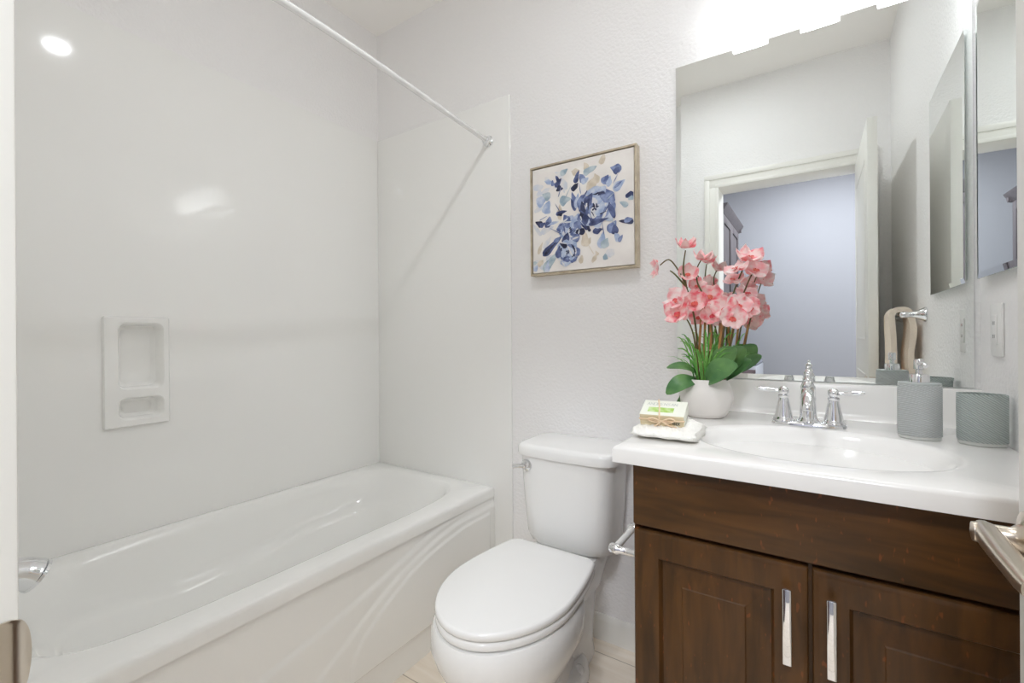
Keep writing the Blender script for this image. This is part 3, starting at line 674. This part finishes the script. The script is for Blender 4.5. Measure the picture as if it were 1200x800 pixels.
for (s_, t_, L_, W_, a, k) in [
    (.10, .69, .12, .11, 20, 'sky'), (.16, .62, .13, .10, 70, 'sky'), (.15, .73, .1, .08, 150, 'teal'), (.35, .655, .12, .09, 5, 'teal'), (.34, .80, .07, .16, 20, 'mist'), (.34, .92, .09, .06, 30, 'teal'),
    (.17, .86, .09, .05, 160, 'sky'), (.22, .84, .06, .04, 100, 'dusk'), (.28, .83, .10, .055, 50, 'indigo'), (.29, .78, .06, .07, 100, 'ink'), (.27, .87, .08, .04, 120, 'indigo'),
    (.47, .85, .12, .05, 70, 'indigo'), (.45, .76, .09, .06, 45, 'ink'), (.52, .83, .09, .07, 120, 'dusk'), (.55, .80, .08, .06, 30, 'sky'), (.60, .885, .14, .07, 20, 'teal'), (.72, .96, .10, .06, 70, 'tan'),
    (.62, .76, .16, .09, 60, 'tan'), (.66, .80, .1, .06, 110, 'tan'), (.75, .77, .09, .09, 60, 'dusk'), (.78, .75, .1, .05, 80, 'sky'), (.84, .85, .11, .08, 160, 'dusk'), (.85, .83, .07, .06, 40, 'indigo'),
    (.87, .70, .13, .08, 35, 'sky'), (.86, .705, .09, .03, 35, 'dusk'), (.97, .60, .06, .1, 90, 'indigo'), (.98, .57, .04, .07, 90, 'teal'), (.91, .53, .09, .05, 150, 'teal'), (.93, .375, .14, .045, 170, 'ink'), (.95, .385, .08, .05, 10, 'dusk'),
    (.44, .64, .17, .065, 105, 'dusk'), (.43, .60, .13, .04, 110, 'indigo'), (.47, .63, .14, .05, 80, 'sky'), (.31, .545, .12, .045, 8, 'indigo'), (.29, .53, .06, .03, 170, 'ink'), 
    (.07, .475, .10, .06, 150, 'ink'), (.11, .46, .07, .05, 30, 'indigo'), (.18, .49, .08, .07, 80, 'dusk'), (.17, .45, .08, .06, 10, 'indigo'), (.22, .46, .03, .12, 100, 'sky'),
    (.81, .345, .12, .10, 60, 'dusk'), (.83, .32, .09, .07, 100, 'indigo'), (.67, .33, .10, .06, 10, 'indigo'), (.71, .24, .15, .08, 80, 'sky'), (.74, .21, .10, .08, 60, 'teal'), (.85, .25, .09, .06, 120, 'sky'), (.88, .235, .07, .04, 60, 'dusk'),
    (.79, .12, .08, .09, 40, 'mist'), (.74, .09, .06, .05, 90, 'teal'), (.55, .27, .14, .09, 100, 'tan'), (.58, .24, .09, .05, 60, 'tan'), (.51, .09, .08, .05, 80, 'tan'), (.64, .09, .10, .04, 60, 'tan'), (.66, .13, .05, .03, 120, 'tan'),
    (.21, .24, .26, .075, 38, 'indigo'), (.19, .22, .20, .03, 42, 'ink'), (.27, .30, .1, .04, 30, 'dusk'), (.19, .09, .22, .09, 50, 'teal'), (.16, .05, .12, .05, 80, 'sky'), (.03, .05, .07, .06, 60, 'sky'), (.02, .10, .04, .05, 120, 'teal')]: blob(s_, t_, L_, W_, a, k)
flower(.40, .385, .115, 3); 
for (s_, t_, L_, W_, a, k) in [(.37, .46, .14, .09, 120, 'dusk'), (.45, .45, .15, .08, 60, 'sky'), (.50, .42, .14, .07, 20, 'dusk'), (.55, .385, .1, .05, 150, 'indigo'), (.31, .41, .1, .09, 70, 'dusk'), (.44, .30, .12, .09, 130, 'dusk'), (.36, .30, .11, .08, 70, 'indigo'), (.49, .345, .12, .06, 170, 'ink'), (.58, .365, .08, .03, 120, 'ink')]: blob(s_, t_, L_, W_, a, k)
flower(.37, .165, .12, 5); flower(.655, .545, .185, 8)
for (s_, t_, L_, W_, a, k) in [(.535, .52, .2, .08, 100, 'ink'), (.56, .47, .15, .07, 80, 'indigo'), (.80, .50, .18, .05, 110, 'indigo'), (.59, .62, .13, .09, 60, 'indigo'), (.75, .61, .13, .09, 160, 'dusk'), (.68, .41, .2, .05, 10, 'indigo'), (.28, .18, .12, .06, 80, 'indigo'), (.33, .24, .09, .05, 150, 'ink')]: blob(s_, t_, L_, W_, a, k)
for i in range(34):                                              # loose veins and highlights over the blooms
    cx0, cy0, R_ = rd.choice([(.655, .545, .17), (.40, .385, .12), (.37, .165, .11)]); th = rd.uniform(0, 360); q = rd.uniform(.25, 1.05)
    blob(cx0+R_*q*cos(radians(th)), cy0+R_*q*sin(radians(th)), rd.uniform(.04, .09), rd.uniform(.008, .02), th+rd.uniform(50, 130), rd.choice(['mist', 'mist', 'sky', 'ink', 'indigo']))
for s_, t_, L_, a in [(.30, .75, .12, 70), (.38, .72, .14, 60), (.5, .74, .12, 100), (.27, .60, .1, 120), (.80, .62, .1, 40), (.72, .35, .14, 100), (.25, .38, .16, 150), (.84, .76, .1, 60), (.60, .18, .14, 120), (.12, .52, .1, 20), (.80, .40, .1, 140)]:
    blob(s_, t_, L_, .008, a, rd.choice(['teal', 'dusk', 'tan']))
obj('canvas', b, pm, pic, None)

# ------------------------------------------------------------------ orchid
OX, OY = -.266, 1.432
orc = thing('potted_orchid', 'pink artificial orchid in a round white pot by the mirror', 'potted plant', (OX, OY, KZ))
b = BM(); prof = [(.001, 0), (.046, 0), (.052, .003), (.060, .014), (.070, .034), (.0745, .056), (.073, .076), (.066, .094), (.057, .106), (.055, .110), (.051, .110), (.050, .104)]
lathe(b, prof, (OX, OY, KZ+.0002), n=48, cap1=False); lathe(b, [(.0505, .095), (.050, .104)], (OX, OY, KZ), n=48, cap0=True, cap1=False)
obj('pot', b, M['pot'], orc, 60)
b = BM(); lathe(b, [(.0495, .098), (.045, .102), (.02, .106), (.001, .107)], (OX, OY, KZ), n=32, cap0=True); obj('soil', b, M['soil'], orc, 60)
rd = random.Random(21)
TOP = KZ+.100
def leaf(base, tip, width, sag, twist=0.0, nrm=None):
    B_, T_ = Vector(base), Vector(tip); ax = T_-B_; L_ = ax.length
    side = ax.cross(Vector((0, 0, 1)) if nrm is None else Vector(nrm)).normalized(); upv = side.cross(ax).normalized()
    if upv.z < 0 and nrm is None: upv = -upv
    side = (side*cos(twist)+upv*sin(twist)); upv = side.cross(ax).normalized()
    bm = BM(); nu, nv = 14, 6
    def f(u, v):
        w = width*.5*(max(0, sin(pi*min(1, .07+.92*u**1.15))))**.55
        q = (v-.5)*2
        return B_+ax*u+upv*(sag*sin(pi*u)+abs(q)*w*.28)+side*(q*w)
    grid(bm, f, nu, nv)
    ret = bmesh.ops.extrude_face_region(bm, geom=list(bm.faces))
    for v in ret['geom']:
        if isinstance(v, bmesh.types.BMVert): v.co -= upv*.0015
    return bm
for base, tip, w, sag, tw, nr in [
    ((-.258, 1.400, TOP+.008), (-.172, 1.358, 1.048), .072, .012, 0, (-.12, -.85, .5)),
    ((-.250, 1.425, TOP+.02), (-.182, 1.415, 1.092), .072, .008, 0, (-.4, -.9, .3)),
    ((-.215, 1.45, TOP+.03), (-.164, 1.447, 1.096), .062, .006, 0, (-.3, -.9, .25)),
    ((-.215, 1.445, TOP+.012), (-.148, 1.44, 1.060), .046, .008, 0, (-.1, -.8, .5)),
    ((-.280, 1.42, TOP+.016), (-.362, 1.375, 1.034), .046, .016, 0, (.1, -.40, .9)),
    ((-.285, 1.40, TOP+.008), (-.358, 1.350, .960), .050, .022, 0, (.35, -.6, .65)),
    ((-.312, 1.425, TOP+.004), (-.345, 1.402, .918), .020, .014, 0, (.7, -.6, .3))]:
    obj('leaf', leaf(base, tip, w, sag, tw, nr), M['leaf'], orc, 60)
for i in range(78):                                              # grass blades fanning out of the pot
    a = rd.uniform(0, 2*pi); sp_ = rd.uniform(.008, .085)*(1.0 if rd.random() < .75 else 1.35); hh = rd.uniform(.07, .165)
    r0 = rd.uniform(0, .03); bx, by = OX+r0*cos(a), OY+r0*sin(a)
    tx_, ty_ = OX+(r0+sp_)*cos(a), OY+(r0+sp_)*sin(a)*.7
    zt = TOP+hh*(1-.35*(sp_/.11)**2)
    b = BM(); tube(b, [(bx, by, TOP), (bx+(tx_-bx)*.35, by+(ty_-by)*.35, TOP+(zt-TOP)*.62), (bx+(tx_-bx)*.72, by+(ty_-by)*.72, TOP+(zt-TOP)*.93), (tx_, ty_, zt-.004)], [.0016, .0021, .0018, .0004], 6, k=4, flat=.35)
    obj('grass_blade', b, M['grass'], orc, 60)
for p0, p1 in [((-.289, 1.43, TOP), (-.273, 1.43, 1.235)), ((-.272, 1.437, TOP), (-.266, 1.44, 1.225)), ((-.250, 1.425, TOP), (-.250, 1.43, 1.20)), ((-.238, 1.42, TOP), (-.216, 1.425, 1.185)), ((-.222, 1.43, TOP), (-.187, 1.43, 1.165))]:
    b = BM(); tube(b, [p0, p1], .0036, 8, k=1); st = obj('bamboo_stake', b, M['bamboo'], orc, 60)
    P = Vector(p0).lerp(Vector(p1), .25 if p0[0] < -.25 else .45); b = BM(); tube(b, [P-Vector((.0, 0, .0025)), P+Vector((0, 0, .0025))], .0055, 10, k=1); obj('tie', b, M['tie'], st, 60)
STEMS = [[(-.286, 1.425, TOP), (-.290, 1.43, 1.13), (-.303, 1.43, 1.22), (-.322, 1.43, 1.285), (-.345, 1.425, 1.335), (-.367, 1.42, 1.360), (-.392, 1.418, 1.345)],
         [(-.318, 1.43, 1.275), (-.326, 1.43, 1.33), (-.320, 1.432, 1.385)],
         [(-.315, 1.43, 1.27), (-.345, 1.42, 1.31), (-.36, 1.41, 1.325)],
         [(-.262, 1.43, TOP), (-.256, 1.432, 1.16), (-.272, 1.438, 1.245), (-.290, 1.446, 1.29), (-.292, 1.455, 1.33), (-.282, 1.46, 1.355)],
         [(-.232, 1.425, TOP), (-.214, 1.42, 1.14), (-.196, 1.415, 1.22), (-.176, 1.425, 1.285), (-.158, 1.44, 1.335)],
         [(-.215, 1.43, TOP), (-.192, 1.425, 1.13), (-.175, 1.425, 1.21), (-.160, 1.44, 1.26), (-.146, 1.455, 1.30)],
         [(-.25, 1.43, TOP), (-.246, 1.43, 1.12), (-.248, 1.42, 1.19)], [(-.28, 1.42, TOP), (-.292, 1.40, 1.13), (-.315, 1.385, 1.19)]]
for p in STEMS:
    b = BM(); tube(b, p, lambda f: .0030-.0012*f, 8); obj('flower_stem', b, M['stem'], orc, 60)
def orchid_flower(c, face, size, pale, cup=.25, roll=0):
    """five petals round a frilled lip, facing direction `face`"""
    F_ = Vector(face).normalized(); q = F_.to_track_quat('Z', 'Y').to_matrix().to_3x3() @ Matrix.Rotation(roll, 3, 'Z')
    C_ = Vector(c); bm = BM()
    for k, (ang, L_, W_) in enumerate(((90, .50, .50), (18, .52, .74), (162, .52, .74), (234, .48, .48), (306, .48, .48))):
        a = radians(ang)
        def f(u, v, a=a, L_=L_, W_=W_, k=k):
            w = W_*size*.5*(max(0, sin(pi*min(1, .08+.90*u))))**.5; x = .03*size+u*L_*size; y = (v-.5)*2*w
            z = size*(cup*u*u-.10*abs(v-.5)*2*u+.02*sin(6*u+k)) + k*.0004
            return C_+q @ Vector((x*cos(a)-y*sin(a), x*sin(a)+y*cos(a), z))
        grid(bm, f, 8, 6)
    ret = bmesh.ops.extrude_face_region(bm, geom=list(bm.faces)); off = q @ Vector((0, 0, -.0006))
    for v in ret['geom']:
        if isinstance(v, bmesh.types.BMVert): v.co += off
    fo = obj('flower', bm, M['petal_pale'] if pale else M['petal'], orc, 70)
    bm = BM()
    for ang in (230, 270, 310):
        a = radians(ang)
        def g(u, v, a=a):
            w = .075*size*(sin(pi*min(1, .1+.9*u)))**.6; x = u*.20*size; y = (v-.5)*2*w
            return C_+q @ Vector((x*cos(a)-y*sin(a), x*sin(a)+y*cos(a), size*(.06+.22*u-.16*u*u)))
        grid(bm, g, 5, 4)
    lathe(bm, [(.001, 0), (.025*size, .03*size), (.032*size, .08*size), (.015*size, .11*size), (.001, .12*size)], C_, tuple(F_), 10)
    obj('lip', bm, M['lip'], fo, 70)
FL = [((-.318, 1.43, 1.392), (.1, -.25, .9), .052, 0, .55), ((-.278, 1.46, 1.358), (.2, -.3, .85), .048, 0, .5), ((-.399, 1.418, 1.335), (-.8, -.4, .0), .052, 1, .35),
      ((-.316, 1.44, 1.315), (.3, -.8, .2), .05, 0, .4), ((-.293, 1.46, 1.278), (.2, -.6, .3), .046, 0, .3),
      ((-.152, 1.445, 1.348), (.3, -.5, .7), .066, 0, .35), ((-.178, 1.41, 1.314), (-.3, -.5, .75), .060, 1, .2), ((-.139, 1.46, 1.314), (.5, -.6, .4), .062, 1, .25),
      ((-.186, 1.43, 1.286), (-.2, -.5, .7), .054, 1, .2), ((-.330, 1.385, 1.232), (-.4, -.7, .45), .072, 1, .3), ((-.322, 1.365, 1.194), (-.35, -.8, .3), .072, 0, .35),
      ((-.288, 1.40, 1.225), (.1, -.9, .2), .062, 0, .35), ((-.250, 1.45, 1.244), (-.1, -.8, .3), .060, 0, .3), 
      ((-.204, 1.385, 1.204), (-.1, -.9, .2), .062, 0, .25), ((-.183, 1.372, 1.178), (.2, -.95, -.1), .060, 0, .2), ((-.172, 1.40, 1.212), (.3, -.8, .3), .058, 1, .25), ((-.150, 1.415, 1.205), (.5, -.8, .1), .056, 0, .2),
      ((-.160, 1.45, 1.247), (.4, -.5, .6), .056, 1, .2), ((-.243, 1.415, 1.188), (-.1, -.9, .1), .054, 0, .3), ((-.284, 1.44, 1.185), (-.2, -.8, .0), .050, 0, .3)]
for i, (c, f, s_, p, cu) in enumerate(FL): orchid_flower(c, f, s_*1.08, p, cu, rd.uniform(-.5, .5))

# ------------------------------------------------------------------ folded washcloth and soap carton
wc = BM()
def cloth(u, v):
    t = 2*pi*v; a = u
    x = -.357+.140*a
    yy = 1.105+.072*cos(t)*(1 if abs(cos(t)) < .9 else 1)
    hz = .013+.006*(1-abs(cos(t)))
    back = sstep(1.06, 1.17, yy)
    z = KZ+.0132+.0124*sin(t)*(1+(.35+1.2*back)*(sin(t) > 0))+.0022*sin(52*a+2*sin(90*yy))*sin(150*yy)*max(0, sin(t))
    e = (abs(2*a-1))**6
    return Vector((x+.003*sin(5*t), 1.105+(yy-1.105)*(1-.10*e)+.003*sin(19*a), KZ+.0132+(z-KZ-.0132)*((1-.45*e) if sin(t) > 0 else 1)))
V = grid(wc, cloth, 90, 60)
wc.faces.new([V[0][j] for j in range(60)]); wc.faces.new([V[90][j] for j in range(60)][::-1]); bmesh.ops.remove_doubles(wc, verts=wc.verts, dist=1e-5)
o = obj('washcloth', wc, M['cloth'], None, 70, (-.287, 1.105, KZ)); tag(o, 'white knitted washcloth folded flat on the left end of the counter', 'washcloth')
soap = thing('soap_box', 'wrapped soap carton with green label and raffia bow on the white washcloth', 'soap box', (-.300, 1.11, KZ+.025))
Rm = Matrix.Translation((-.298, 1.105, KZ+.0535)) @ Matrix.Rotation(radians(5), 4, 'Z') @ Matrix.Rotation(radians(20), 4, 'X')
def xf(bm):
    bmesh.ops.transform(bm, matrix=Rm, verts=bm.verts); return bm
bw, bd, bh = .050, .036, .0145
obj('carton', xf(box(BM(), -bw, bw, -bd, bd, -bh, bh, .0015)), M['box'], soap, 30)
obj('striped_side', xf(box(BM(), -bw+.001, bw-.001, -bd-.0004, -bd+.001, -bh+.001, bh-.001)), M['kraft'], soap, None)
obj('green_label', xf(box(BM(), -.034, .024, -.022, .000, bh-.0005, bh+.0003)), M['green'], soap, None)
b = BM(); rd = random.Random(3)
def glyphs(bm, x0, z0, n, w, h, put):
    for i in range(n):                              # worn letter strokes, too soft to read in the photo
        x = x0+i*w*1.35; k = (0, 1, 2, 3, 4, 1, 5)[i % 7]
        segs = {0: [(0, 0, .5, 1), (.5, 1, 1, 0), (.25, .4, .75, .4)], 1: [(0, 0, 0, 1), (0, 1, 1, 0), (1, 0, 1, 1)], 2: [(0, 0, 0, 1), (0, 1, 1, 1), (1, 1, 1, 0), (0, 0, 1, 0)], 3: [(0, 0, 0, 1), (0, 1, 1, .8), (1, .8, 0, .5), (0, .5, 1, 0)], 4: [(0, 0, 0, 1), (0, 1, 1, 1), (0, .5, .8, .5), (0, 0, 1, 0)], 5: [(1, 1, 0, .8), (0, .8, 1, .3), (1, .3, 0, 0)]}[k]
        for a0, b0, a1, b1 in segs:
            p, q = Vector((x+a0*w, z0+b0*h)), Vector((x+a1*w, z0+b1*h)); d_ = (q-p).normalized(); n_ = Vector((-d_.y, d_.x))*h*.07
            bm.faces.new([bm.verts.new(put(*c)) for c in (p+n_, q+n_, q-n_, p-n_)])
glyphs(b, -.040, .010, 9, .0058, .013, lambda x, y: Vector((x, y, bh+.0002)))
obj('lettering', xf(b), M['ink'], soap, None)
b = BM(); glyphs(b, .024, -.009, 4, .0032, .007, lambda x, y: Vector((x, -bd-.0007, y))); obj('side_lettering', xf(b), M['ink_dark'], soap, None)
b = BM()
for pth in ([(-.006, -bd-.002, -bh), (-.004, -bd-.002, bh+.001), (-.010, 0, bh+.0015), (-.018, bd+.001, bh+.001), (-.018, bd+.001, -bh)],
            [(0, -bd-.003, 0), (-.018, -bd-.006, .009), (-.030, -bd-.005, .004), (-.016, -bd-.005, -.002), (0, -bd-.003, 0)],
            [(0, -bd-.003, 0), (.018, -bd-.006, .010), (.030, -bd-.005, .005), (.016, -bd-.005, -.002), (0, -bd-.003, 0)],
            [(0, -bd-.003, 0), (-.010, -bd-.006, -.008), (-.017, -bd-.008, -.012)], [(0, -bd-.003, 0), (.015, -bd-.006, -.007), (.034, -bd-.008, -.011)],
            [(-bw-.001, -bd-.001, .003), (0, -bd-.0025, .001), (bw+.001, -bd-.001, .003)]):
    tube(b, pth, .0018, 6, k=5)
obj('raffia_bow', xf(b), M['raffia'], soap, 60)

# ------------------------------------------------------------------ soap dispenser and tumbler
def lens(cx_, cy_, a, bb, z, rot, N=48, flat=.32):
    pts = []; n2 = N//2
    for sgn in (-1, 1):
        for i in range(n2):
            f = -1+2*i/(n2-1); f = f if sgn < 0 else -f
            pts.append(Vector((f*a, sgn*bb*(flat+(1-flat)*(1-f*f)), 0)))
    R_ = Matrix.Rotation(rot, 3, 'Z')
    return [R_ @ p+Vector((cx_, cy_, z)) for p in pts]
dx, dy, dr = .2005, 1.380, radians(-2)
dis = thing('soap_dispenser', 'grey ribbed soap dispenser with chrome pump beside the sink', 'soap dispenser', (dx, dy, KZ))
b = BM(); loft(b, [lens(dx, dy, .036-o_, .030-o_, z, dr) for o_, z in ((.002, KZ+.0002), (0, KZ+.002), (0, KZ+.007), (.001, KZ+.0085))]); obj('foot_ring', b, M['white_ring'], dis, 40)
b = BM(); loft(b, [lens(dx, dy, .038-o_, .032-o_, z, dr) for o_, z in ((.001, KZ+.008), (0, KZ+.0095), (0, KZ+.122), (.001, KZ+.1235))]); obj('body', b, M['rib'], dis, 40)
b = BM(); loft(b, [lens(dx, dy, .038-o_, .032-o_, z, dr) for o_, z in ((.0008, KZ+.1234), (.0008, KZ+.127), (.003, KZ+.1285))]); obj('top_cap', b, M['grey'], dis, 40)
b = BM(); lathe(b, [(.0185, .128), (.0185, .145), (.0170, .147), (.0065, .148), (.006, .157), (.0095, .159), (.0095, .178), (.008, .181), (.001, .182)], (dx, dy, KZ), n=28)
pu = obj('pump', b, M['chrome'], dis, 40)
b = BM(); tube(b, [(dx, dy, KZ+.170), (dx+.004, dy-.024, KZ+.171), (dx+.006, dy-.034, KZ+.166)], [.006, .005, .0045], 12); obj('nozzle', b, M['chrome'], pu, 60)
tx2, ty2 = .3005, 1.372
cup = thing('tumbler', 'grey-green ribbed bathroom tumbler in the right corner of the counter', 'tumbler', (tx2, ty2, KZ))
b = BM(); loft(b, [lens(tx2, ty2, .037-o_, .031-o_, z, dr) for o_, z in ((.002, KZ+.0002), (0, KZ+.002), (0, KZ+.007), (.001, KZ+.0085))]); obj('foot_ring', b, M['white_ring'], cup, 40)
b = BM(); loft(b, [lens(tx2, ty2, .0385-o_, .033-o_, z, dr) for o_, z in ((.001, KZ+.008), (0, KZ+.0095), (0, KZ+.108), (.0012, KZ+.1095), (.003, KZ+.109), (.004, KZ+.1), (.004, KZ+.02))]); obj('body', b, M['rib2'], cup, 40)

# ------------------------------------------------------------------ towel bar and hand towel (seen in the mirror)
bar = thing('towel_bar', 'chrome towel bar on flared posts on the right wall, seen in the mirror', 'towel bar', (RX, .72, 1.2))
bz, bx_ = 1.20, .286
for y in (.938, .50):
    b = BM(); lathe(b, [(.001, 0), (.027, 0), (.028, .004), (.022, .012), (.014, .030), (.010, .048), (.011, .054), (.0125, .063), (.011, .073), (.001, .077)], (RX-.0003, y, bz), (-1, 0, 0), 24); obj('post', b, M['chrome'], bar, 60)
b = BM(); tube(b, [(bx_, .938, bz), (bx_, .50, bz)], .0075, 14, k=1); obj('rail', b, M['chrome'], bar, 60)
tw = BM()
Ys0, Ys1 = .735, .875
TB = .80; bx_ = .286
prof = []
for i in range(22): prof.append((-.034-.002*sin(i*.35), TB+(1.2-TB)*i/21))
for i in range(1, 12):
    t = pi-pi*i/12; prof.append((.034*cos(t), 1.2+.034*sin(t)))
for i in range(22): prof.append((.034+.004*sin(i*.5), 1.2-(1.2-TB-.04)*i/21))
def towf(u, v):
    k = min(int(v*(len(prof)-1)), len(prof)-2); f = v*(len(prof)-1)-k
    px_ = prof[k][0]+(prof[k+1][0]-prof[k][0])*f; pz_ = prof[k][1]+(prof[k+1][1]-prof[k][1])*f
    drop = max(0, 1.2-pz_); sg = -1 if px_ < 0 else 1
    wv = .007*sin(u*2*pi*2.2+sg*.6+drop*4)*min(1, drop/.06)
    pinch = 1-.16*min(1, drop/.15)
    yc_ = (Ys0+Ys1)/2
    return Vector((bx_+px_+wv*.8+sg*.004, yc_+(u-.5)*(Ys1-Ys0)*pinch, pz_))
grid(tw, towf, 36, len(prof)-1)
ret = bmesh.ops.extrude_face_region(tw, geom=list(tw.faces))
cc = Vector((bx_, 0, 0))
tw.normal_update()
for v in [g for g in ret['geom'] if isinstance(g, bmesh.types.BMVert)]: v.co += v.normal*.020
o = obj('hand_towel', tw, M['towel'], None, 70, (bx_, .79, .80)); tag(o, 'cream hand towel draped over the chrome towel bar, seen in the mirror', 'towel')

# ------------------------------------------------------------------ hall furniture (seen in the mirror through the doorway)
def shaker(bm, x, y0, y1, z0, z1):
    box(bm, x, x+.018, y0, y1, z0, z1, .002)
hc = thing('wall_cabinet', 'dark grey-brown wall cabinet with crown moulding in the hall, seen in the mirror', 'cabinet', (-.75, -.88, 1.33))
b = BM(); box(b, HLX+.001, -.57, -1.30, -.46, 1.33, 2.03); obj('carcass', b, M['hallwood'], hc, 30)
for y0, y1 in ((-1.298, -.884), (-.876, -.462)):
    b = BM(); xd = -.5695
    box(b, xd, xd+.012, y0, y1, 1.335, 2.025)
    for a in ((y0, y0+.06, 1.335, 2.025), (y1-.06, y1, 1.335, 2.025), (y0+.06, y1-.06, 1.335, 1.395), (y0+.06, y1-.06, 1.965, 2.025)): box(b, xd+.012, xd+.02, *a, .001)
    obj('cabinet_door', b, M['hallwood'], hc, 30)
b = BM(); prism(b, [(0, 2.03), (.02, 2.03), (.032, 2.05), (.05, 2.078), (.055, 2.09), (0, 2.09)], lambda a, z, d: Vector((-.57+a, d, z)), -1.34, -.44); prism(b, [(0, 2.03), (.02, 2.03), (.032, 2.05), (.05, 2.078), (.055, 2.09), (0, 2.09)], lambda a, z, d: Vector((d, -1.30-a, z)), HLX+.001, -.53)
obj('crown', b, M['hallwood'], hc, 20)
bc = thing('base_cabinet', 'dark maroon low cabinet in the hall, seen in the mirror behind the orchid', 'cabinet', (-.7, -.75, 0))
b = BM(); box(b, HLX+.001, -.42, -1.10, -.25, 0, .80, .003); obj('carcass', b, M['maroon'], bc, 30)
b = BM(); box(b, HLX+.001, -.405, -1.11, -.24, .8, .83, .004); obj('worktop', b, M['maroon'], bc, 30)
ws = thing('washing_machine', 'pale grey washing machine past the low cabinet, seen in the mirror', 'washing machine', (-.7, -1.45, 0))
b = BM(); box(b, HLX+.03, -.40, -1.75, -1.13, .015, .86, .012, 3); box(b, HLX+.05, -.45, -1.70, -1.18, 0, .02); obj('body', b, M['washer'], ws, 40)
b = BM(); prism(b, [(HLX+.03, .86), (-.41, .86), (-.40, .875), (-.47, .94), (HLX+.03, .94)], lambda a, z, d: Vector((a, d, z)), -1.745, -1.135); obj('control_panel', b, M['washer_dark'], ws, 30)
b = BM(); lathe(b, [(.001, 0), (.15, 0), (.19, .012), (.20, .004), (.20, -.002)], (-.40, -1.44, .46), (1, 0, 0), 40); obj('round_door', b, M['washer_dark'], ws, 50)
